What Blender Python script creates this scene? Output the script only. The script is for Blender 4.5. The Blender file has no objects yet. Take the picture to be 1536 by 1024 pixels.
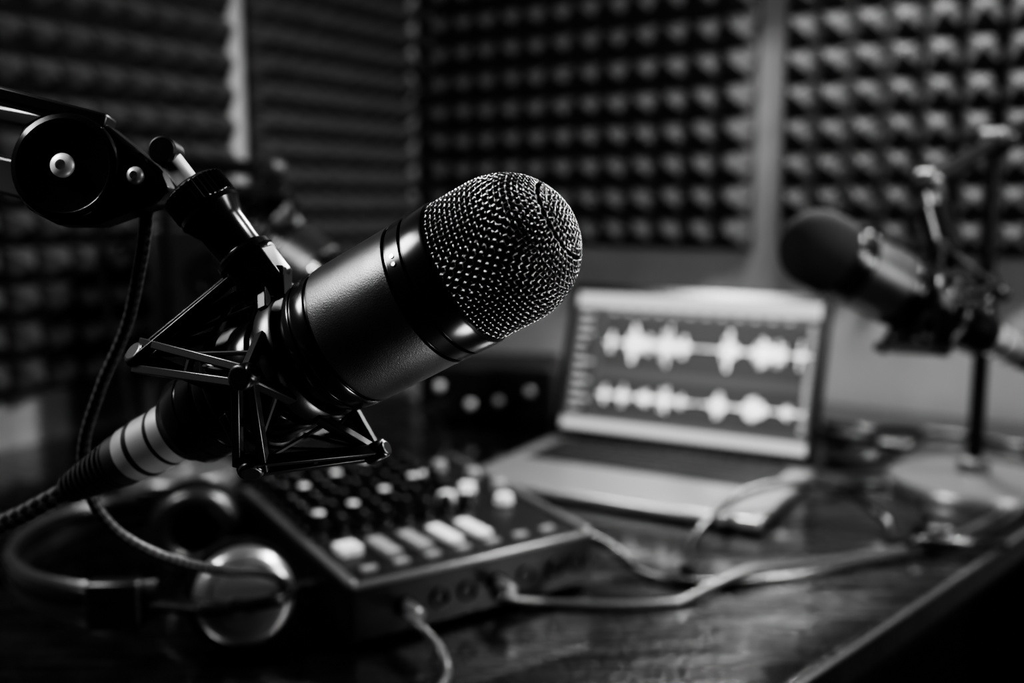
import bpy, bmesh, math, random
from mathutils import Vector, Matrix
random.seed(4)
V = Vector
scene = bpy.context.scene
scene.view_settings.look = 'AgX - Very High Contrast'

# ------------------------------------------------------------------ materials
def mat(name, base, rough=0.5, metal=0.0, bump=None, bdist=0.001, rvar=None, coat=0.0, emit=None, spec=None, cvar=None, sheen=0):
    m = bpy.data.materials.new(name); m.use_nodes = True
    nt = m.node_tree; b = nt.nodes['Principled BSDF']
    b.inputs['Base Color'].default_value = (base, base, base, 1)
    b.inputs['Roughness'].default_value = rough
    b.inputs['Metallic'].default_value = metal
    b.inputs['Coat Weight'].default_value = coat
    if sheen: b.inputs['Sheen Weight'].default_value = sheen
    if spec is not None: b.inputs['Specular IOR Level'].default_value = spec
    tc = nt.nodes.new('ShaderNodeTexCoord')
    def noise(scale, detail=4):
        n = nt.nodes.new('ShaderNodeTexNoise'); n.inputs['Scale'].default_value = scale
        n.inputs['Detail'].default_value = detail
        nt.links.new(tc.outputs['Object'], n.inputs['Vector']); return n
    if bump:
        n = noise(bump[0]); bp = nt.nodes.new('ShaderNodeBump')
        bp.inputs['Strength'].default_value = bump[1]; bp.inputs['Distance'].default_value = bdist
        nt.links.new(n.outputs['Fac'], bp.inputs['Height']); nt.links.new(bp.outputs['Normal'], b.inputs['Normal'])
    if rvar:
        n = noise(rvar[0]); mr = nt.nodes.new('ShaderNodeMapRange')
        mr.inputs['From Min'].default_value = .3; mr.inputs['From Max'].default_value = .7
        mr.inputs['To Min'].default_value = rvar[1]; mr.inputs['To Max'].default_value = rvar[2]
        nt.links.new(n.outputs['Fac'], mr.inputs['Value']); nt.links.new(mr.outputs['Result'], b.inputs['Roughness'])
    if cvar:
        n = noise(cvar[0], 6); mr = nt.nodes.new('ShaderNodeMapRange')
        mr.inputs['From Min'].default_value = .3; mr.inputs['From Max'].default_value = .7
        mr.inputs['To Min'].default_value = cvar[1]; mr.inputs['To Max'].default_value = cvar[2]
        nt.links.new(n.outputs['Fac'], mr.inputs['Value']); nt.links.new(mr.outputs['Result'], b.inputs['Base Color'])
    if emit:
        b.inputs['Emission Color'].default_value = (1, 1, 1, 1)
        b.inputs['Emission Strength'].default_value = emit
    return m

M_paint = mat('black_satin_paint', .018, .37, 0, bump=(1800, .4), bdist=.0003, rvar=(60, .34, .43), spec=.8)
M_ring = mat('black_gloss_ring', .03, .22, .6)
M_plast = mat('black_plastic', .014, .34, bump=(900, .1), bdist=.0003, spec=.6)
M_gloss = mat('black_gloss', .012, .16)
M_wire = mat('grille_wire', .32, .26, 1.0)
M_inner = mat('grille_foam_core', .003, .95, spec=.1)
M_chrome = mat('brushed_steel', .62, .25, 1.0, rvar=(300, .18, .34))
M_xlr = mat('satin_nickel', .36, .36, .6)
M_screw = mat('satin_screw', .62, .42, .35)
M_alu = mat('laptop_aluminium', .46, .36, .8)
M_key = mat('key_black', .015, .5)
M_foamw = mat('windscreen_foam', .012, .95, bump=(500, .6), bdist=.001)
M_foam = mat('acoustic_foam', .070, .92, bump=(260, .5), bdist=.002, spec=.2)
M_wall = mat('painted_wall', .27, .7, bump=(60, .15), cvar=(5, .21, .31))
M_dark = mat('dark_wall', .015, .9, cvar=(6, .01, .02))
M_floor = mat('dark_carpet', .02, .95, bump=(300, .5))
M_rubber = mat('rubber', .012, .55)
M_white = mat('white_pad', .60, .45)
M_grey = mat('grey_cap', .22, .4)
M_leather = mat('leatherette', .022, .34, bump=(240, .4), bdist=.001, spec=.9)
M_cup = mat('cup_metal', .42, .30, .85)
M_plat = mat('painted_metal', .02, .26, .4)
M_base = mat('grey_metal_base', .20, .32, .6)

def desk_material():
    m = bpy.data.materials.new('dark_lacquered_wood'); m.use_nodes = True
    nt = m.node_tree; b = nt.nodes['Principled BSDF']
    tc = nt.nodes.new('ShaderNodeTexCoord'); mp = nt.nodes.new('ShaderNodeMapping')
    mp.inputs['Rotation'].default_value = (0, 0, math.radians(-45))
    mp.inputs['Scale'].default_value = (3, 30, 3)
    nt.links.new(tc.outputs['Object'], mp.inputs['Vector'])
    n = nt.nodes.new('ShaderNodeTexNoise'); n.inputs['Scale'].default_value = 3; n.inputs['Detail'].default_value = 8
    nt.links.new(mp.outputs['Vector'], n.inputs['Vector'])
    cr = nt.nodes.new('ShaderNodeMapRange'); cr.inputs['From Min'].default_value = .3; cr.inputs['From Max'].default_value = .7
    cr.inputs['To Min'].default_value = .002; cr.inputs['To Max'].default_value = .008
    nt.links.new(n.outputs['Fac'], cr.inputs['Value']); nt.links.new(cr.outputs['Result'], b.inputs['Base Color'])
    rr = nt.nodes.new('ShaderNodeMapRange'); rr.inputs['From Min'].default_value = .3; rr.inputs['From Max'].default_value = .7
    rr.inputs['To Min'].default_value = .20; rr.inputs['To Max'].default_value = .34
    nt.links.new(n.outputs['Fac'], rr.inputs['Value']); nt.links.new(rr.outputs['Result'], b.inputs['Roughness'])
    n2 = nt.nodes.new('ShaderNodeTexNoise'); n2.inputs['Scale'].default_value = 170; n2.inputs['Detail'].default_value = 3
    nt.links.new(tc.outputs['Object'], n2.inputs['Vector'])
    bp = nt.nodes.new('ShaderNodeBump'); bp.inputs['Strength'].default_value = .9; bp.inputs['Distance'].default_value = .0012
    nt.links.new(n2.outputs['Fac'], bp.inputs['Height']); nt.links.new(bp.outputs['Normal'], b.inputs['Normal'])
    b.inputs['Coat Weight'].default_value = .9; b.inputs['Coat Roughness'].default_value = .05
    b.inputs['Specular IOR Level'].default_value = .8
    return m
M_desk = desk_material()

def braid_material(name, lo, hi, rough):
    m = bpy.data.materials.new(name); m.use_nodes = True
    nt = m.node_tree; b = nt.nodes['Principled BSDF']; b.inputs['Roughness'].default_value = rough
    uv = nt.nodes.new('ShaderNodeUVMap'); mp = nt.nodes.new('ShaderNodeMapping')
    mp.inputs['Rotation'].default_value = (0, 0, math.radians(45))
    nt.links.new(uv.outputs['UV'], mp.inputs['Vector'])
    ck = nt.nodes.new('ShaderNodeTexChecker'); ck.inputs['Scale'].default_value = 1.0
    nt.links.new(mp.outputs['Vector'], ck.inputs['Vector'])
    ck.inputs['Color1'].default_value = (lo, lo, lo, 1); ck.inputs['Color2'].default_value = (hi, hi, hi, 1)
    nt.links.new(ck.outputs['Color'], b.inputs['Base Color'])
    bp = nt.nodes.new('ShaderNodeBump'); bp.inputs['Strength'].default_value = .5; bp.inputs['Distance'].default_value = .0005
    nt.links.new(ck.outputs['Fac'], bp.inputs['Height']); nt.links.new(bp.outputs['Normal'], b.inputs['Normal'])
    return m
M_braid = braid_material('braided_sleeve', .006, .06, .4)
M_cable = mat('cable_rubber', .015, .26, spec=.8)
M_cable_l = mat('cable_grey', .07, .3)

# ------------------------------------------------------------------ builders
def frame(o, z, up=V((0, 0, 1))):
    z = V(z).normalized(); up = V(up); x = (up - z * up.dot(z))
    if x.length < 1e-4: x = V((1, 0, 0)) - z * z.x
    x.normalize(); y = z.cross(x)
    m = Matrix((x, y, z)).transposed().to_4x4(); m.translation = V(o); return m

def empty(name, matrix=None):
    e = bpy.data.objects.new(name, None); e.empty_display_size = .05
    scene.collection.objects.link(e)
    if matrix is not None: e.matrix_world = matrix
    return e

class B:
    def __init__(s): s.bm = bmesh.new(); s.uv = s.bm.loops.layers.uv.new('UVMap')
    def lathe(s, prof, M=Matrix(), seg=48):
        """prof: list of (r, z)"""
        rings = []
        for r, z in prof:
            if r < 1e-6: rings.append([s.bm.verts.new(M @ V((0, 0, z)))])
            else: rings.append([s.bm.verts.new(M @ V((r*math.cos(2*math.pi*i/seg), r*math.sin(2*math.pi*i/seg), z))) for i in range(seg)])
        for a, b in zip(rings, rings[1:]):
            for i in range(seg):
                j = (i+1) % seg
                vs = [a[i % len(a)], a[j % len(a)], b[j % len(b)], b[i % len(b)]]
                u = []
                for v in vs:
                    if v not in u: u.append(v)
                if len(u) > 2:
                    try: s.bm.faces.new(u)
                    except ValueError: pass
        return s
    def cyl(s, p, q, r, r2=None, seg=24, ch=0.0):
        p = V(p); q = V(q); L = (q-p).length; r2 = r if r2 is None else r2
        if ch: pr = [(0, 0), (r-ch, 0), (r, ch), (r2, L-ch), (r2-ch, L), (0, L)]
        else: pr = [(0, 0), (r, 0), (r2, L), (0, L)]
        return s.lathe(pr, frame(p, q-p), seg)
    def box(s, c, d, M=Matrix()):
        c = V(c); vs = []
        for k in range(8):
            vs.append(s.bm.verts.new(M @ (c + V((((k & 1)-.5)*d[0], ((k >> 1 & 1)-.5)*d[1], ((k >> 2)-.5)*d[2])))))
        for f in ((0, 2, 3, 1), (4, 5, 7, 6), (0, 1, 5, 4), (2, 6, 7, 3), (0, 4, 6, 2), (1, 3, 7, 5)):
            s.bm.faces.new([vs[i] for i in f])
        return s
    def beam(s, p, q, w, t, up=(0, 0, 1)):
        p = V(p); q = V(q); L = (q-p).length
        return s.box((0, 0, L/2), (w, t, L), frame(p, q-p, up))
    def prism(s, pts, y0, y1, M=Matrix()):
        a = [s.bm.verts.new(M @ V((x, y0, z))) for x, z in pts]; b = [s.bm.verts.new(M @ V((x, y1, z))) for x, z in pts]
        s.bm.faces.new(a); s.bm.faces.new(b[::-1]); n = len(a)
        for i in range(n): s.bm.faces.new([a[i], b[i], b[(i+1) % n], a[(i+1) % n]])
        return s
    def tube(s, pts, r, n=8, uvs=(1.0, 1.0), closed=False, M=Matrix(), flat=None):
        pts = [V(p) for p in pts]; N = len(pts); rings = []; nrm = None; arc = 0; arcs = []
        for i in range(N):
            if closed: t = pts[(i+1) % N] - pts[i-1]
            else: t = pts[min(i+1, N-1)] - pts[max(i-1, 0)]
            t.normalize()
            if nrm is None:
                ref = V((0, 0, 1)) if abs(t.z) < .9 else V((1, 0, 0)); nrm = (ref - t*ref.dot(t)).normalized()
            else: nrm = (nrm - t*nrm.dot(t)).normalized()
            bn = t.cross(nrm); rr = r[i] if isinstance(r, (list, tuple)) else r
            if i: arc += (pts[i]-pts[i-1]).length
            arcs.append(arc)
            fa, fb = flat if flat else (1, 1)
            rings.append([s.bm.verts.new(M @ (pts[i] + nrm*(rr*fa*math.cos(2*math.pi*k/n)) + bn*(rr*fb*math.sin(2*math.pi*k/n)))) for k in range(n)])
        cnt = N if closed else N-1
        for i in range(cnt):
            a = rings[i]; b = rings[(i+1) % N]
            for k in range(n):
                f = s.bm.faces.new([a[k], a[(k+1) % n], b[(k+1) % n], b[k]])
                a1 = arcs[i]*uvs[0]; b1 = (arcs[i+1] if i+1 < N else arcs[i])*uvs[0]
                for lp, co in zip(f.loops, ((a1, k/n*uvs[1]), (a1, (k+1)/n*uvs[1]), (b1, (k+1)/n*uvs[1]), (b1, k/n*uvs[1]))): lp[s.uv].uv = co
        if not closed:
            s.bm.faces.new(rings[0][::-1]); s.bm.faces.new(rings[-1])
        return s
    def done(s, name, m, parent=None, bevel=0, smooth=True, ang=35, matrix=None):
        bmesh.ops.recalc_face_normals(s.bm, faces=s.bm.faces)
        me = bpy.data.meshes.new(name); s.bm.to_mesh(me); s.bm.free()
        if smooth:
            for p in me.polygons: p.use_smooth = True
            me.set_sharp_from_angle(angle=math.radians(ang))
        o = bpy.data.objects.new(name, me); scene.collection.objects.link(o); me.materials.append(m)
        if matrix is not None: o.matrix_world = matrix
        if parent: o.parent = parent
        if bevel:
            md = o.modifiers.new('bevel', 'BEVEL'); md.width = bevel; md.segments = 2; md.limit_method = 'ANGLE'
        return o

def spline(pts, sub=10):
    pts = [V(p) for p in pts]; out = []
    P = [pts[0]*2-pts[1]] + pts + [pts[-1]*2-pts[-2]]
    for i in range(1, len(P)-2):
        for k in range(sub):
            t = k/sub; a, b, c, d = P[i-1:i+3]
            out.append(.5*((2*b)+(c-a)*t+(2*a-5*b+4*c-d)*t*t+(-a+3*b-3*c+d)*t**3))
    out.append(pts[-1]); return out

# ------------------------------------------------------------------ room
C = V((-.18, 2.1, 0)); DR = V((.839, -.545, 0)).normalized(); DL = V((-.545, -.839, 0)).normalized()
NR = DL.copy(); NL = DR.copy()     # inward normals of the back and left walls
H = 2.5; L = 3.5
def wall(name, p, q, n, m):
    """box wall behind the line p-q (n = inward normal)"""
    d = (q-p).normalized(); c = (p+q)/2 - n*.05
    M = Matrix((d, n, V((0, 0, 1)))).transposed().to_4x4(); M.translation = c + V((0, 0, H/2))
    b = B(); b.box((0, 0, 0), ((q-p).length, .1, H)); return b.done(name, m, smooth=False, matrix=M)
wall('wall_back', C, C+DR*L, NR, M_wall)
wall('wall_left', C, C+DL*L, NL, M_wall)
wall('wall_right', C+DR*L, C+DR*L+DL*L, -DR, M_dark)
wall('wall_front', C+DL*L, C+DR*L+DL*L, -DL, M_dark)
def slab(name, z0, z1, m):
    b = B(); ps = [C, C+DR*L, C+DR*L+DL*L, C+DL*L]
    lo = [b.bm.verts.new((p.x, p.y, z0)) for p in ps]; hi = [b.bm.verts.new((p.x, p.y, z1)) for p in ps]
    b.bm.faces.new(lo); b.bm.faces.new(hi)
    for i in range(4): b.bm.faces.new([lo[i], lo[(i+1) % 4], hi[(i+1) % 4], hi[i]])
    return b.done(name, m, smooth=False)
slab('floor', -.05, 0, M_floor); slab('ceiling', H, H+.05, M_dark)
for nm, D, N in (('baseboard_back', DR, NR), ('baseboard_left', DL, NL)):
    b = B(); c = C + D*(L/2) + N*.007 + V((0, 0, .05)); b.beam(c - D*(L/2-.02), c + D*(L/2-.02), .1, .014); b.done(nm, M_dark, smooth=False)

def foam(name, origin, xd, z0, cols, rows, pitch, depth=.044):
    zd = V((0, 0, 1)); yd = zd.cross(xd)
    M = Matrix((xd, yd, zd)).transposed().to_4x4(); M.translation = V((origin.x, origin.y, z0))
    b = B(); base = -.014; W = cols*pitch; Hh = rows*pitch
    b.box((W/2, base/2-.0005, Hh/2), (W, abs(base)-.001, Hh))
    for i in range(cols):
        for j in range(rows):
            x0 = i*pitch; z = j*pitch; jx = random.uniform(-.002, .002); jz = random.uniform(-.002, .002)
            a = [b.bm.verts.new(p) for p in ((x0, base, z), (x0+pitch, base, z), (x0+pitch, base, z+pitch), (x0, base, z+pitch))]
            e = pitch*.04; cx = x0+pitch/2+jx; cz = z+pitch/2+jz
            t = [b.bm.verts.new(p) for p in ((cx-e, base-depth, cz-e), (cx+e, base-depth, cz-e), (cx+e, base-depth, cz+e), (cx-e, base-depth, cz+e))]
            for k in range(4): b.bm.faces.new([a[k], a[(k+1) % 4], t[(k+1) % 4], t[k]])
            b.bm.faces.new(t)
    return b.done(name, M_foam, smooth=False, matrix=M)
foam('acoustic_foam_panel', C+DR*.035, DR, 1.0, 12, 12, .0560)
foam('acoustic_foam_panel', C+DR*.757, DR, 1.0, 12, 12, .0545)
foam('acoustic_foam_panel', C+DL*.484, -DL, .82, 9, 17, .0458)
foam('acoustic_foam_panel', C+DL*(.531+.65), -DL, .82, 13, 16, .05)

# ------------------------------------------------------------------ desk
desk = empty('desk')
b = B(); poly = [(-.182, 2.075), (.910, 1.366), (-.06, .395), (-.925, .93)]
lo = [b.bm.verts.new((x, y, .714)) for x, y in poly]; hi = [b.bm.verts.new((x, y, .75)) for x, y in poly]
b.bm.faces.new(lo); b.bm.faces.new(hi)
for i in range(4): b.bm.faces.new([lo[i], lo[(i+1) % 4], hi[(i+1) % 4], hi[i]])
b.done('tabletop', M_desk, desk, bevel=.004)
b = B(); b.beam((-.058, .3935, .7478), (.905, 1.3575, .7478), .004, .0032); b.done('edge_highlight', M_base, desk, bevel=.0008)  # pale strip standing in for the highlight along the tabletop bevel
for i, (x, y) in enumerate([(-.18, 1.95), (.76, 1.34), (-.06, .50), (-.82, .95)]):
    b = B(); b.box((x, y, .357), (.05, .05, .714)); b.done('leg_%d' % (i+1), M_plat, desk, bevel=.003)
b = B(); b.beam((-.06, .5, .66), (.76, 1.34, .66), .07, .02); b.beam((-.06, .5, .66), (-.82, .95, .66), .07, .02); b.done('apron', M_plat, desk)

# ------------------------------------------------------------------ microphone
def body_profile(pts): return [(r, -s) for s, r in pts]
def microphone(M, foam_head=False, sc=1.0):
    e = empty('condenser_microphone', M @ Matrix.Scale(sc, 4))
    b = B(); b.lathe(body_profile([(-.001, 0), (-.001, .031), (-.0012, .0325), (-.0004, .0336), (.0006, .0339), (.0098, .0339), (.0104, .0334)]), seg=96); b.done('head_rim', M_ring, e)
    b = B(); b.lathe(body_profile([(.0100, 0), (.0102, .0326), (.0112, .0326), (.0114, .0333), (.0118, .0336), (.0180, .0336), (.0184, .0332), (.0186, .0326), (.0195, .0326), (.0197, .0332), (.0202, .0335)]), seg=96)
    b.done('ring_band', M_ring, e)
    b = B(); b.lathe(body_profile([(.0198, 0), (.0199, .0330), (.0204, .0335), (.060, .0333), (.0614, .0331), (.062, .0325)]), seg=96); b.done('body', M_paint, e)
    b = B(); b.lathe(body_profile([(.0618, 0), (.0619, .0322), (.0632, .0322), (.0634, .0329), (.064, .0331), (.0700, .0331), (.0706, .0328), (.0710, .0320), (.0722, .0320), (.0724, .0326), (.0732, .0327), (.0762, .0318), (.0775, .0300), (.079, .0275), (.080, .0262), (.080, 0)]), seg=96)
    b.done('base_rings', M_ring, e)
    b = B(); b.lathe(body_profile([(.079, 0), (.079, .0262), (.1000, .0262), (.1008, .028), (.1016, .0285), (.1120, .0285), (.1130, .0278), (.1140, .0262), (.1370, .0248), (.1390, .0236), (.1396, .0225), (.1410, .0225), (.1412, .0232), (.1500, .0230), (.1504, .0222), (.1516, .0222), (.1520, .0228), (.1600, .0224), (.1625, .0208), (.1650, .0190), (.1680, .0180), (.1690, 0)]), seg=72)
    b.done('tail_housing', M_ring, e)
    for k, ph in enumerate((60, 66.5)):
        a = math.radians(ph); b = B(); p = V((math.cos(a), math.sin(a), 0))
        b.cyl(p*.0330+V((0, 0, -.015)), p*.0341+V((0, 0, -.015)), .0009, seg=12); b.done('pin_%d' % (k+1), M_chrome, e)
    # xlr connector
    b = B(); b.lathe(body_profile([(.166, 0), (.166, .0150), (.1685, .0153), (.178, .0153), (.1785, .0145), (.1800, .0145), (.1805, .0150), (.1925, .0148), (.1930, .0138), (.1945, .0138), (.1950, .0146), (.203, .0143), (.2045, .0132), (.2050, 0)]), seg=48); b.done('connector_shell', M_xlr, e)
    b = B(); b.lathe(body_profile([(.1782, 0), (.1782, .01535), (.1802, .01535), (.1802, 0)]), seg=48)
    b.lathe(body_profile([(.1922, 0), (.1922, .0151), (.1950, .0151), (.1950, 0)]), seg=48); b.done('connector_bands', M_plast, e)
    pr = [(.203, 0), (.2035, .0136), (.2120, .0134)]
    s = .2125; r = .0130
    while s < .250:
        pr += [(s, r-.0016), (s+.0008, r-.0016), (s+.0010, r), (s+.0028, r-.0002), (s+.0030, r-.0016)]; s += .0042; r -= .00062
    pr += [(s+.001, r-.001), (s+.002, 0)]
    b = B(); b.lathe(body_profile(pr), seg=40); b.done('strain_relief', M_rubber, e)
    # head
    R = .0322; cyl = .020; hb = .0325
    if foam_head:
        b = B(); R2 = .0345
        b.lathe([(R2*.96, -.002), (R2, .002), (R2, cyl)] + [(R2*math.cos(a), cyl+hb*math.sin(a)) for a in [math.pi/2*i/14 for i in range(1, 14)]] + [(0, cyl+hb)], seg=64)
        b.done('foam_windscreen', M_foamw, e)
    else:
        b = B(); Ri = R-.0016
        b.lathe([(Ri, -.0005), (Ri, cyl)] + [(Ri*math.cos(a), cyl+(hb-.0016)*math.sin(a)) for a in [math.pi/2*i/14 for i in range(1, 14)]] + [(0, cyl+hb-.0016)], seg=64)
        b.done('grille_core', M_inner, e)
        # arc-length table of grille profile
        tab = []; arc = 0; prev = None
        raw = [(R, cyl*i/40) for i in range(40)] + [(R*math.cos(math.pi/2*i/400), cyl+hb*math.sin(math.pi/2*i/400)) for i in range(401)]
        for rr, z in raw:
            if prev: arc += math.hypot(rr-prev[0], z-prev[1])
            tab.append((arc, rr, z)); prev = (rr, z)
        T = arc
        def prof(t):
            t = max(0, min(T, t)); lo_, hi_ = 0, len(tab)-1
            while hi_-lo_ > 1:
                mid = (lo_+hi_)//2
                if tab[mid][0] <= t: lo_ = mid
                else: hi_ = mid
            a, c = tab[lo_], tab[hi_]; f = (t-a[0])/max(1e-9, c[0]-a[0])
            rr = a[1]+(c[1]-a[1])*f; z = a[2]+(c[2]-a[2])*f
            tr, tz = c[1]-a[1], c[2]-a[2]; l = math.hypot(tr, tz) or 1
            return rr, z, tz/l, -tr/l
        NLo = 84; rows = 29; dt = T/rows; amp = .00044; wr = .00035
        CAP = .42
        b = B(); rj = random.Random(7)
        for j in range(NLo):
            th = 2*math.pi*(j+rj.uniform(-.08, .08))/NLo
            lim = CAP if j % 2 == 0 else .62
            t = 0; pts = []
            while t < T:
                rr, z, nr, nz = prof(t)
                if rr < lim*R: break
                o = amp*math.cos(math.pi*(t/dt + j)); rr2 = rr+nr*o; z2 = z+nz*o
                pts.append((rr2*math.cos(th), rr2*math.sin(th), z2)); t += dt/4
            b.tube(pts, wr, 5)
        for i in range(1, rows):
            rr, z, nr, nz = prof(i*dt); pts = []
            if rr < CAP*R: continue
            step = 1 if rr > .62*R else 2
            n = NLo//step*4
            for k in range(n):
                q = k/4*step; th = 2*math.pi*q/NLo
                o = -amp*math.cos(math.pi*(i+ (q if step == 1 else q/step)))
                pts.append(((rr+nr*o)*math.cos(th), (rr+nr*o)*math.sin(th), z+nz*o))
            b.tube(pts, wr, 5, closed=True)
        # woven patch closing the dome
        sp_ = .0023; m = 9; rc = (CAP+.03)*R
        for fam in (0, 1):
            for i in range(-m, m+1):
                pts = []; c0 = i*sp_
                for k in range(-m*4, m*4+1):
                    d0 = k*sp_/4
                    x, y = (c0, d0) if fam == 0 else (d0, c0)
                    rr = math.hypot(x, y)
                    if rr > rc: continue
                    zz = cyl + hb*math.sqrt(max(0, 1-(rr/R)**2))
                    o = amp*math.cos(math.pi*(k/4+i))*(1 if fam else -1)
                    pts.append((x*math.cos(.6)-y*math.sin(.6), x*math.sin(.6)+y*math.cos(.6), zz+o))
                if len(pts) > 3: b.tube(pts, wr, 5)
        b.done('grille_mesh', M_wire, e, ang=180)
    return e

def shock_mount(M, sc=1.0):
    e = empty('shock_mount', M @ Matrix.Scale(sc, 4))
    def P(ph, r, s):
        a = math.radians(ph); return V((r*math.cos(a), r*math.sin(a), -s))
    # inner clamp rings
    b = B()
    for s0, s1, r in ((.0835, .0935, .0300), (.1180, .1270, .0290)):
        b.lathe([(r-.0035, -s0), (r+.001, -s0), (r+.0016, -s0-.001), (r+.0016, -s1+.001), (r+.001, -s1), (r-.0035, -s1), (r-.0035, -s0)], seg=64)
    b.done('clamp_rings', M_plast, e)
    up = [P(a, .053, s) for a, s in ((0, .086), (90, .088), (180, .078), (270, .080))]
    lw = [P(a, .048, s) for a, s in ((45, .146), (135, .118), (225, .112), (315, .140))]
    b = B()
    def rails(p, q, w=.0088, t=.0038, gap=.0062):
        mid = (p+q)/2; out = V((mid.x, mid.y, 0)).normalized(); d = (q-p).normalized(); side = d.cross(out).normalized()
        for sg in (-1, 1):
            b.beam(p+side*gap*sg*.5, q+side*gap*sg, t, w*.55, up=side)
        b.beam(p*.5+q*.5-side*gap*.75, p*.5+q*.5+side*gap*.75, .0025, .003, up=d)
    for i in range(4):
        rails(up[i], lw[i]); rails(up[(i+1) % 4], lw[i])
    b.done('zigzag_frame', M_plast, e, bevel=.0005)
    b = B()
    for i in range(4):
        a = i*90
        for da in (-30, 30):
            b.beam(up[i], P(a+da, .031, .0885), .0048, .0042)
            b.beam(lw[i], P(a+45+da, .030, .1225), .0048, .0042)
    for p in up+lw:
        out = V((p.x, p.y, 0)).normalized(); b.cyl(p-out*.005, p+out*.004, .0056, seg=16, ch=.001)
        b.cyl(p+V((0, 0, -.006)), p+V((0, 0, .006)), .0040, seg=12, ch=.0008)
    b.done('frame_nodes', M_plast, e, bevel=.0005)
    b = B()
    for i in range(4):
        a = i*90
        for da in (-14, 14):
            b.tube([up[i], P(a+da*2.2, .0315, .1225)], .0011, 6)
            b.tube([lw[i], P(a+45+da*2.2, .0320, .0885)], .0011, 6)
    b.done('elastic_cords', M_rubber, e)
    return e

axis = V((.835, -.2795, .4683)).normalized()
MM = frame((-.0200, .4299, 1.0499), axis)
microphone(MM); shock_mount(MM)

# ------------------------------------------------------------------ boom arm (main)
RIG = Matrix.Translation((0, .4554, 1.0161)) @ Matrix.Rotation(math.radians(-8), 4, 'X')
def rw(x, y, z): return RIG @ V((x, y, z))
boom = empty('microphone_boom_arm', RIG)
outline = [(-.2298, .0853), (-.2242, .0992), (-.2134, .1053), (-.1980, .1047), (-.1857, .0992), (-.1734, .0893), (-.1626, .0792), (-.1580, .0700), (-.1632, .0628), (-.1765, .0585), (-.1903, .0536), (-.2088, .0536), (-.2227, .0607), (-.2298, .0730)]
b = B(); b.prism(outline, -.004, .012); b.done('joint_plate', M_plast, boom, bevel=.0018)
b = B(); Md = frame((-.2035, -.003, .0795), (0, -1, 0))
b.lathe([(.0248, -.018), (.0248, .0035), (.0240, .0050), (.0215, .0060), (.0205, .0055), (.0, .0058)], Md, 72); b.done('joint_disc', M_gloss, boom)
def screw(c, r, nm):
    M = frame(c, (0, -1, 0)); b = B()
    b.lathe([(r, -.002), (r, .0006), (r*.9, .0016), (r*.7, .0024), (r*.42, .0028), (r*.40, .0006), (0, .0006)], M, 32); b.done(nm, M_screw, boom)
screw((-.2035, -.0088, .0796), .0056, 'joint_screw_1'); screw((-.1722, -.0045, .0757), .0042, 'joint_screw_2')
b = B()
b.beam((-.205, .004, .0995), (-.50, .205, .182), .008, .010); b.beam((-.205, .004, .0700), (-.50, .205, .150), .018, .012)
b.done('upper_arm', M_plast, boom, bevel=.0015)
b = B(); b.beam((-.186, .002, .1005), (-.245, -.004, .1150), .007, .016); b.beam((-.243, -.004, .1145), (-.50, .195, .190), .007, .016); b.done('arm_top_rail', M_plast, boom, bevel=.0015)
# lower arm and desk base, further left, out of the picture
b = B(); e0 = (-.50, .205, .166)
Wi = RIG.inverted(); f0 = Wi @ V((-.62, .90, .80))
b.beam(e0, f0, .02, .014); b.cyl(V(e0)+V((0, -.014, 0)), V(e0)+V((0, .014, 0)), .024, seg=40, ch=.002)
b.done('lower_arm', M_plat, boom, bevel=.001)
b = B(); b.cyl(Wi @ V((-.62, .90, .7505)), Wi @ V((-.62, .90, .765)), .045, seg=40, ch=.003); b.cyl(Wi @ V((-.62, .90, .764)), Wi @ V((-.62, .90, .82)), .014, seg=24, ch=.002); b.done('arm_base', M_plat, boom)
# stem down to the shock mount
A = V((-.1595, 0, .0862)); dS = (V((-.1133, 0, .0253))-V((-.1595, 0, .0853))).normalized()
Ms = frame(A, dS, (0, -1, 0))
b = B(); b.lathe([(0, -.004), (.0052, -.003), (.0052, .020), (0, .020)], Ms, 32); b.lathe([(0, -.008), (.0042, -.007), (.0042, -.002), (0, -.002)], Ms, 24); b.done('stem_rod', M_screw, boom)
b = B(); b.cyl(A+V((0, -.007, .001)), A+V((0, .007, .001)), .0065, seg=24, ch=.001); b.done('stem_hinge', M_plast, boom)
b = B(); prof = []
n = 72; z0, z1 = .0185, .0325
rings = []
for z, r, kn in ((z0, .0125, 0), (z0+.001, .0140, 0), (z0+.002, .0150, .0005), (z1-.002, .0150, .0005), (z1-.001, .0142, 0), (z1, .0135, 0)):
    rings.append([b.bm.verts.new(Ms @ V(((r+(kn if i % 2 else -kn))*math.cos(2*math.pi*i/n), (r+(kn if i % 2 else -kn))*math.sin(2*math.pi*i/n), z))) for i in range(n)])
for a_, c_ in zip(rings, rings[1:]):
    for i in range(n): b.bm.faces.new([a_[i], a_[(i+1) % n], c_[(i+1) % n], c_[i]])
b.bm.faces.new(rings[0]); b.bm.faces.new(rings[-1]); b.done('knurled_collar', M_ring, boom, ang=20)
b = B(); b.lathe([(0, .032), (.0150, .032), (.0152, .034), (.0140, .036), (.0125, .040), (.0116, .042), (.0112, .056), (.0116, .0565), (.0140, .058), (.0142, .0605), (.0118, .062), (0, .062)], Ms, 48); b.done('stem_barrel', M_ring, boom)
b = B(); b.lathe([(0, .0615), (.0128, .0615), (.0136, .0625), (.0136, .0765), (.0126, .078), (0, .078)], Ms, 8); b.done('stem_nut', M_plast, boom, bevel=.0008)
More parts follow.
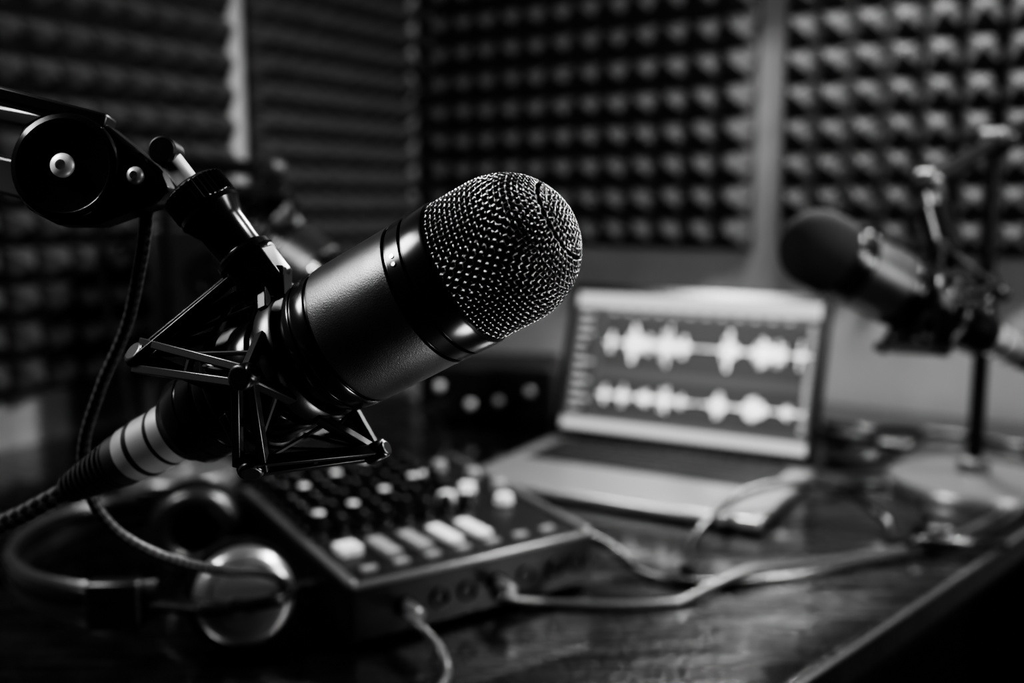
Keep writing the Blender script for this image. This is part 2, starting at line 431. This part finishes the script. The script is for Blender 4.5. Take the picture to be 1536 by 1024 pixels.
# bracket from stem to shock mount
b = B(); Em = A + dS*.074
def mw(ph, r, s):
    a = math.radians(ph); return RIG.inverted() @ (MM @ V((r*math.cos(a), r*math.sin(a), -s)))
for (ph, r, s) in ((0, .053, .086), (45, .048, .146), (315, .048, .140), (20, .032, .088), (-20, .032, .088)):
    b.beam(Em, mw(ph, r, s), .0055, .007)
b.box(Em, (.022, .018, .014)); b.done('mount_bracket', M_plast, boom, bevel=.001)

# ------------------------------------------------------------------ cables
def cable(pts, r, m=None, name='audio_cable', sub=12, n=12, braid=False):
    b = B(); pp = spline(pts, sub)
    b.tube(pp, r, n, uvs=(1/(r*1.1), 8.0) if braid else (1, 1)); return b.done(name, m or M_cable)
def onax(s): return MM @ V((0, 0, -s))
cable([onax(.246), onax(.262), onax(.28), rw(-.290, .085, -.108), rw(-.33, .12, -.15), V((-.39, .62, .80)), V((-.43, .67, .756)), V((-.50, .76, .756))], .0052, M_braid, 'microphone_cable', braid=True, n=16)
cable([rw(-.172, .010, .066), rw(-.1755, .016, .052), rw(-.1813, .025, .0364), rw(-.1936, .04, .0074), rw(-.2104, .05, -.0232), rw(-.2236, .06, -.055), rw(-.2247, .07, -.0809), rw(-.2127, .08, -.1042), rw(-.1905, .10, -.123), rw(-.172, .14, -.1382), rw(-.1627, .20, -.1538), V((-.166, .75, .775))], .0032, M_braid, 'microphone_cable', braid=True, n=14)

zc = .7535
cable([(.051, .8710, .777), (.075, .880, .774), (.097, .868, .764), (.1137, .846, zc+.003), (.1613, .822, zc), (.241, .8376, zc), (.3238, .873, zc), (.4135, .917, zc), (.5196, .995, zc), (.66, 1.15, zc), (.72, 1.3, zc)], .0045, M_cable)
cable([(-.020, .768, .770), (-.005, .768, .762), (.0344, .780, zc), (.0827, .7738, zc), (.1323, .780, zc), (.1680, .805, zc+.004), (.21, .832, zc+.009), (.27, .860, zc+.004), (.335, .893, zc), (.42, .935, zc), (.52, 1.02, zc), (.60, 1.12, zc)], .0038, M_cable_l)
cable([(-.078, .702, .775), (-.066, .690, .772), (-.052, .678, zc+.008), (-.046, .662, zc), (-.0476, .640, zc), (-.06, .60, zc), (-.09, .56, zc)], .0034, M_cable_l)
cable([(.150, .832, zc+.009), (.162, .865, zc+.003), (.168, .905, zc+.004), (.190, .945, zc+.012), (.2337, .985, zc+.030), (.290, 1.005, zc+.036), (.3451, 1.003, zc+.028), (.3774, .974, zc+.008), (.372, .93, zc), (.385, .905, zc+.009), (.43, .900, zc+.009), (.47, .915, zc+.002)], .0045, M_cable)
cable([(.36, 1.10, .757), (.42, 1.13, zc), (.46, 1.10, zc), (.44, 1.02, zc), (.41, .975, zc), (.44, .955, zc+.004), (.53, 1.04, zc+.002), (.60, 1.1, zc)], .0040, M_cable)
cable([(.44, 1.32, zc), (.50, 1.36, zc+.01), (.55, 1.30, zc+.02), (.50, 1.27, zc+.01), (.44, 1.36, zc+.02), (.50, 1.42, zc), (.62, 1.38, zc), (.70, 1.30, zc), (.78, 1.33, zc)], .006, M_cable)
cable([(.40, 1.24, zc), (.45, 1.21, zc+.01), (.47, 1.26, zc+.02), (.42, 1.30, zc+.02), (.39, 1.34, zc+.01), (.46, 1.40, zc)], .005, M_cable)
cable([(-.12, 1.05, zc), (-.10, 1.12, zc+.01), (-.08, 1.19, zc+.03), (-.1, 1.26, zc+.05), (-.12, 1.32, .80), (-.09, 1.39, .80)], .003, M_cable)

# ------------------------------------------------------------------ mixer
Mx = Matrix.Translation((-.1186, .696, .75)) @ Matrix.Rotation(math.radians(34), 4, 'Z')
mixer = empty('audio_mixer', Mx); W, Dp = .226, .235
b = B()
side = [(0, .004), (Dp, .004), (Dp, .066), (.150, .060), (0, .050)]
vs0 = [b.bm.verts.new((0, y, z)) for y, z in side]; vs1 = [b.bm.verts.new((W, y, z)) for y, z in side]
b.bm.faces.new(vs0); b.bm.faces.new(vs1[::-1])
for i in range(5): b.bm.faces.new([vs0[i], vs1[i], vs1[(i+1) % 5], vs0[(i+1) % 5]])
b.done('chassis', M_plast, mixer, bevel=.003)
def top(y): return .050+.010*y/.15 if y < .15 else .060+.006*(y-.15)/.085
b = B()
for x in (.003, W-.003): b.beam((x, .002, .0515), (x, Dp-.002, .0675), .004, .007)
b.beam((.002, .001, .0495), (W-.002, .001, .0495), .004, .006); b.done('edge_trim', M_base, mixer, bevel=.001)
b = B()
for x in (.02, W-.02):
    for y in (.02, Dp-.02): b.cyl((x, y, 0), (x, y, .0045), .008, seg=16)
b.done('feet', M_rubber, mixer)
b = B(); b2 = B(); b3 = B(); b4 = B()
for i, x in enumerate((.026, .054, .082, .110, .138)):
    if i == 0: b.box((x, .060, top(.06)+.003), (.018, .020, .007))
    else: (b if i > 2 else b2).box((x, .052, top(.052)+.002), (.0125, .042, .005))
for x, y in ((.164, .178), (.1527, .1214), (.182, .1338), (.196, .092)):
    b.cyl((x, y, top(y)), (x, y, top(y)+.009), .0085, .0075, seg=24, ch=.001)
for i in range(8):
    for j, y in enumerate((.098, .118, .138, .158, .178, .198, .219)):
        x = .018+i*.0200
        if any(math.hypot(x-px, y-py) < .0165 for px, py in ((.164, .178), (.1527, .1214), (.182, .1338))): continue
        hh = .016 if (i*3+j*5) % 4 else .021
        b3.cyl((x, y, top(y)), (x, y, top(y)+.004), .0085, .0074, seg=20, ch=.0006)
        b3.cyl((x, y, top(y)+.004), (x, y, top(y)+hh), .0062, .0056, seg=20, ch=.0008)
        if (i*2+j*3) % 7 == 0: b4.lathe([(0.0052, top(y)+hh), (.0045, top(y)+hh+.0012), (0, top(y)+hh+.0018)], Matrix.Translation((x, y, 0)), 18)
        else: b2.box((x, y-.0027, top(y)+hh+.0001), (.0012, .0055, .0006))
for x, y in ((.19, .20), (.208, .165), (.212, .125)):
    b2.cyl((x, y, top(y)), (x, y, top(y)+.010), .0075, .0065, seg=20, ch=.001)
for x in (.026, .054, .082, .110, .138, .166, .194): b2.box((x, .022, top(.022)+.001), (.012, .007, .003))
b.done('white_pads', M_white, mixer, bevel=.0008); b2.done('grey_buttons', M_grey, mixer); b3.done('knobs', M_ring, mixer); b4.done('knob_caps', M_screw, mixer)
b = B(); b2 = B()
for x in (.045, .075, .100, .128, .156, .186, .208):
    M = frame((x, 0, .026), (0, -1, 0)); b.lathe([(.0078, -.001), (.0078, .002), (.0064, .0025), (.0058, -.001)], M, 24)
b.done('jack_rings', M_ring, mixer)
for x in (.045, .128):
    b2.cyl((x, .003, .026), (x, -.022, .025), .0058, seg=20, ch=.001)
b2.cyl((.003, .075, .026), (-.018, .075, .026), .0058, seg=20, ch=.001)
b2.cyl((W-.003, .05, .028), (W+.012, .05, .027), .0058, seg=20, ch=.001)
b2.done('cable_plugs', M_base, mixer)

# ------------------------------------------------------------------ laptop
yaw = math.radians(-30)
ML = Matrix.Translation((.0550, 1.325, .75)) @ Matrix.Rotation(yaw, 4, 'Z')
lap = empty('laptop', ML); LW, LD = .352, .228
b = B(); b.box((LW/2, -LD/2, .0095), (LW, LD, .013)); b.done('base', M_alu, lap, bevel=.004)
b = B()
for x in (.03, LW-.03):
    for y in (-.02, -LD+.02): b.cyl((x, y, 0), (x, y, .004), .006, seg=12)
b.done('feet', M_rubber, lap)
b = B(); b.box((LW/2, -.068, .0162), (LW-.05, .105, .0008)); b.done('keyboard_well', M_key, lap)
b = B()
for r in range(6):
    y = -.022-r*.0175; n = 14 if r != 5 else 9
    for i in range(n):
        if r == 5 and i == 4: b.box((LW/2, y, .0172), (.09, .0135, .0014)); continue
        x = .030+(i+.5)*(LW-.06)/n
        if r == 5 and 2 < i < 6: continue
        b.box((x, y, .0172), ((LW-.06)/n*.82, .0135, .0014))
b.done('keys', M_key, lap, bevel=.0004)
b = B(); b.box((LW/2, -.174, .0162), (.105, .075, .0006)); b.done('trackpad', M_alu, lap)
MLid = Matrix.Translation((0, -.004, .016)) @ Matrix.Rotation(math.radians(-18), 4, 'X')
LH = .210
def lidobj(bb, nm, m, bevel=0):
    o = bb.done(nm, m, lap, bevel=bevel, smooth=False); o.matrix_local = MLid; return o
b = B(); b.box((LW/2, .003, LH/2+.002), (LW, .006, LH)); lidobj(b, 'lid', M_plat, .0025)
b = B(); b.box((LW/2, -.0004, LH/2+.002), (LW-.005, .0010, LH-.005)); lidobj(b, 'bezel', M_gloss)
b = B(); b.cyl((.04, .0, -.002), (LW-.04, .0, -.002), .005, seg=16); lidobj(b, 'hinge', M_plast)
M_s0 = mat('screen_background', .01, .5, emit=.070); M_s1 = mat('screen_track', .01, .5, emit=.032)
M_s2 = mat('screen_bar', .05, .5, emit=.52); M_s3 = mat('screen_waveform', .05, .5, emit=2.4); M_s4 = mat('screen_text', .05, .5, emit=.45)
sx0, sx1, sz0, sz1 = .012, LW-.012, .014, LH-.010
SW, SH = sx1-sx0, sz1-sz0
def srect(bb, x0, z0, x1, z1, lay): bb.box((sx0+(x0+x1)/2*SW, -.0010-.00015*lay, sz0+(z0+z1)/2*SH), ((x1-x0)*SW, .0002, (z1-z0)*SH))
b = B(); srect(b, 0, 0, 1, 1, 0); lidobj(b, 'display', M_s0)
b = B(); srect(b, .14, .46, .985, .84, 1); srect(b, .14, .12, .985, .40, 1); srect(b, 0, .1, .12, .88, 1); lidobj(b, 'display_tracks', M_s1)
b = B(); srect(b, 0, .90, 1, 1, 1); srect(b, 0, .0, 1, .075, 1); lidobj(b, 'display_bars', M_s2)
b = B()
for i in range(11):
    z = .14+i*.068; srect(b, .02, z, .05+random.random()*.06, z+.022, 2)
for i in range(12): srect(b, .16+i*.065, .855, .185+i*.065, .875, 2)
for i in range(16): srect(b, .965, .14+i*.045, .985, .165+i*.045, 2)
lidobj(b, 'display_text', M_s4)
b = B()
def env(f, bursts): return sum(h*math.exp(-((f-c)/w)**2) for c, w, h in bursts)
n = 120
for i in range(n):
    f = i/n; q = random.random(); r = .22+.85*q*q if i % 3 else .85
    a = (.009+.165*env(f, ((.03, .012, .5), (.15, .03, .95), (.22, .02, .5), (.32, .035, 1.0), (.40, .02, .5), (.62, .028, .95), (.78, .04, .7), (.86, .02, .7), (.95, .012, .6))))*r
    x = .15+.83*f; srect(b, x, .645-a, x+.0036, .645+a, 3)
    q = random.random(); r = .22+.85*q*q if i % 3 else .85
    a = (.009+.105*env(f, ((.03, .015, .5), (.13, .022, .8), (.24, .02, .7), (.34, .03, 1.0), (.42, .015, .5), (.60, .025, .9), (.77, .04, .8), (.92, .02, .45))))*r
    srect(b, x, .265-a, x+.0036, .265+a, 3)
lidobj(b, 'display_waveforms', M_s3)

# ------------------------------------------------------------------ headphones
hp = empty('headphones', Matrix.Translation((-.25, .77, .75)))
o = V((.25, -.77, -.75))
def cup(c, ax, tag):
    M = frame(V(c)+o, ax)
    b = B(); b.lathe([(0, .020), (.020, .020), (.024, .0185), (.0245, .0170), (.0255, .0170), (.0260, .0182), (.030, .0172), (.0335, .0150), (.036, .010), (.0365, .004)], M, 56); b.done('cup_cover_'+tag, M_cup, hp)
    b = B(); b.lathe([(.0365, .005), (.0400, .004), (.0410, -.002), (.0400, -.010), (0, -.010)], M, 56); b.done('cup_shell_'+tag, M_gloss, hp)
    b = B(); pts = [(.030*math.cos(t), .030*math.sin(t), -.019) for t in [2*math.pi*i/48 for i in range(48)]]
    b.tube(pts, .0105, 14, closed=True, M=M); b.lathe([(.030, -.012), (0, -.012)], M, 32); b.done('ear_pad_'+tag, M_leather, hp)
cup((-.198, .700, .7935), (.34, -.90, .22), '1'); cup((-.285, .868, .7935), (-.25, .96, .08), '2')
band = spline([V(p)+o for p in ((-.252, .676, .797), (-.30, .672, .797), (-.355, .700, .797), (-.395, .755, .797), (-.400, .820, .797), (-.378, .868, .797), (-.335, .898, .797))], 10)
b = B(); b.tube(band, .018, 14, flat=(1.0, .32)); b.done('headband', M_leather, hp)
b = B(); b.tube([p+V((0, 0, .005)) for p in band], .0195, 14, flat=(.5, .36)); b.done('headband_rim', M_ring, hp)
b = B()
for p, q in (((-.262, .673, .797), (-.300, .671, .797)), ((-.345, .893, .797), (-.31, .905, .797))):
    b.beam(V(p)+o, V(q)+o, .038, .015)
b.done('slider_blocks', M_plast, hp, bevel=.003)
b = B()
b.tube(spline([V(p)+o for p in ((-.262, .674, .797), (-.236, .668, .797), (-.212, .664, .797), (-.194, .674, .797))]), .0045, 10)
b.tube(spline([V(p)+o for p in ((-.197, .670, .797), (-.168, .682, .797), (-.159, .712, .797))]), .0045, 10)
b.tube(spline([V(p)+o for p in ((-.203, .668, .797), (-.232, .678, .797), (-.240, .700, .797))]), .0045, 10)
b.tube(spline([V(p)+o for p in ((-.318, .903, .797), (-.300, .905, .797), (-.286, .895, .797))]), .0045, 10)
b.done('yokes', M_ring, hp)

# ------------------------------------------------------------------ second and third microphones on desk stands
def desk_stand(base, topz, boom_pts, stem_end, br=.085):
    e = empty('microphone_desk_stand', Matrix.Translation((base[0], base[1], .75))); o = -V((base[0], base[1], .75))
    b = B(); b.lathe([(0, 0), (br, 0), (br, .008), (br-.004, .014), (br*.5, .017), (.018, .020), (.018, .035), (.011, .038), (0, .038)], seg=64); b.done('round_base', M_base, e)
    b = B(); b.cyl((0, 0, .03), (0, 0, topz-.75), .0085, seg=20); b.cyl((0, 0, (topz-.75)*.5), (0, 0, (topz-.75)*.5+.05), .0125, seg=20, ch=.002); b.done('pole', M_plat, e)
    P0, P1 = [V(p)+o for p in boom_pts]
    b = B(); b.cyl(P0, P1, .0085, seg=20, ch=.001); b.done('boom', M_ring, e)
    tp = V((0, 0, topz-.75)); dd = (P1-P0).normalized(); sd = dd.cross(V((0, 0, 1))).normalized()
    b = B(); b.cyl(tp-sd*.015, tp+sd*.015, .015, seg=28, ch=.003); b.cyl(P0-sd*.010, P0+sd*.010, .013, seg=28, ch=.003); b.cyl(tp+sd*.015, tp+sd*.023, .008, seg=20, ch=.001); b.done('pivot_joints', M_rubber, e)
    b = B(); b.cyl(P0+sd*.010, P0+sd*.014, .006, seg=20)
    se = V(stem_end)+o; b.cyl(P0, P0*.4+se*.6, .007, seg=20); b.done('stem_and_screw', M_base, e)
    b = B(); b.cyl(P0*.7+se*.3, P0*.1+se*.9, .014, seg=24, ch=.002); b.cyl(P0*.2+se*.8, se, .012, seg=8); b.done('stem_collar', M_ring, e)
    return e
ax2 = V((-.88, -.147, .43)).normalized(); M2 = frame((.302, .930, 1.028), ax2)
microphone(M2, True, 1.06); shock_mount(M2, 1.06)
p2 = M2 @ V((.042, 0, -.108)); t2 = V((.405, .985, 1.098))
desk_stand((.535, 1.122), 1.145, (t2, t2+(V((.535, 1.122, 1.145))-t2)*1.9), p2, .095)
cable([M2 @ V((0, 0, -.258)), M2 @ V((0, 0, -.285)), (.65, 1.01, .86), (.67, 1.10, .79), (.68, 1.18, zc+.002), (.72, 1.25, zc)], .0052)

ax3 = V((.75, -.3665, -.453)).normalized(); M3 = frame((-.176, 1.002, .995), ax3)
microphone(M3, True, 1.0); shock_mount(M3, 1.0)
p3 = M3 @ V((.040, 0, -.10)); t3 = p3 + V((-.015, .03, .035))
desk_stand((-.40, 1.16), 1.125, (t3, t3+(V((-.40, 1.16, 1.125))-t3)*1.15), p3, .07)
cable([M3 @ V((0, 0, -.245)), M3 @ V((0, 0, -.262)), (-.45, 1.12, 1.12), (-.47, 1.14, 1.0), (-.46, 1.17, .85), (-.46, 1.22, zc+.003), (-.40, 1.28, zc)], .0045)

# ------------------------------------------------------------------ back-of-desk gear
Mi = Matrix.Translation((-.03, 1.52, .75)) @ Matrix.Rotation(math.radians(-8), 4, 'Z')
itf = empty('audio_interface', Mi)
b = B(); b.box((0, 0, .046), (.20, .14, .085)); b.done('case', M_plast, itf, bevel=.004)
b = B(); b.box((0, -.071, .046), (.19, .003, .078)); b.done('faceplate', M_plast, itf)
b = B(); b2 = B()
for i, (x, z) in enumerate(((-.066, .060), (-.02, .034), (.022, .040), (.068, .055))):
    b.cyl((x, -.072, z), (x, -.088, z), .011, .009, seg=20, ch=.002)
    b2.lathe([(.007, 0), (.006, .003), (.003, .0045), (0, .005)], frame((x, -.088, z), (0, -1, 0)), 16)
b.done('knobs', M_ring, itf); b2.done('knob_caps', M_screw, itf)
b = B()
for x in (-.08, .08):
    for y in (-.05, .05): b.cyl((x, y, 0), (x, y, .005), .008, seg=12)
b.done('feet', M_rubber, itf)

Msp = Matrix.Translation((-.42, 1.40, .75)) @ Matrix.Rotation(math.radians(18), 4, 'Z')
sp = empty('studio_monitor_speaker', Msp)
b = B(); b.box((0, 0, .152), (.17, .17, .30)); b.done('cabinet', M_plast, sp, bevel=.008)
b = B()
for z, r in ((.10, .062), (.235, .028)):
    M = frame((0, -.085, z), (0, -1, 0)); b.lathe([(r+.006, 0), (r+.006, .003), (r, .004), (r*.94, .006), (r*.86, .001), (r*.3, .0005), (r*.25, .004), (0, .006)], M, 40)
b.done('drivers', M_ring, sp)
b = B(); b.box((0, 0, .001), (.15, .15, .002)); b.done('pad', M_rubber, sp)

# ------------------------------------------------------------------ lights
def area(name, loc, target, size, energy, sy=None, spread=None):
    l = bpy.data.lights.new(name, 'AREA'); l.energy = energy; l.size = size
    if sy: l.shape = 'RECTANGLE'; l.size_y = sy
    if spread: l.spread = math.radians(spread)
    o = bpy.data.objects.new(name, l); scene.collection.objects.link(o); o.location = loc
    o.rotation_euler = (V(target)-V(loc)).to_track_quat('-Z', 'Y').to_euler(); return o
area('ceiling_spot', (1.05, .78, 2.05), (.15, 1.45, 1.0), .12, 16, spread=125)
area('desk_glow_fill', (.46, 1.45, 1.58), (.20, .75, .75), .16, 11)  # unseen area light added to bring out the gloss on the desk
area('key_softbox', (-.72, .42, 1.60), (-.05, .50, .98), .26, 11)
area('rim_strip', (.75, .50, 1.15), (0, .45, 1.02), .12, 4, .35)
area('underside_fill', (.10, .30, .60), (-.03, .44, 1.03), .10, 1.4)  # unseen fill added below the desk edge to brighten the microphone's underside
w = bpy.data.worlds.new('world'); scene.world = w; w.use_nodes = True
w.node_tree.nodes['Background'].inputs[0].default_value = (.01, .01, .01, 1)

# ------------------------------------------------------------------ camera
cam = bpy.data.cameras.new('camera'); co = bpy.data.objects.new('camera', cam); scene.collection.objects.link(co)
co.location = (0, 0, 1.08); co.rotation_euler = (math.radians(82), 0, 0)
cam.lens = 35; cam.sensor_width = 36; cam.clip_start = .01
cam.dof.use_dof = True; cam.dof.focus_distance = .43; cam.dof.aperture_fstop = 3.6
scene.camera = co
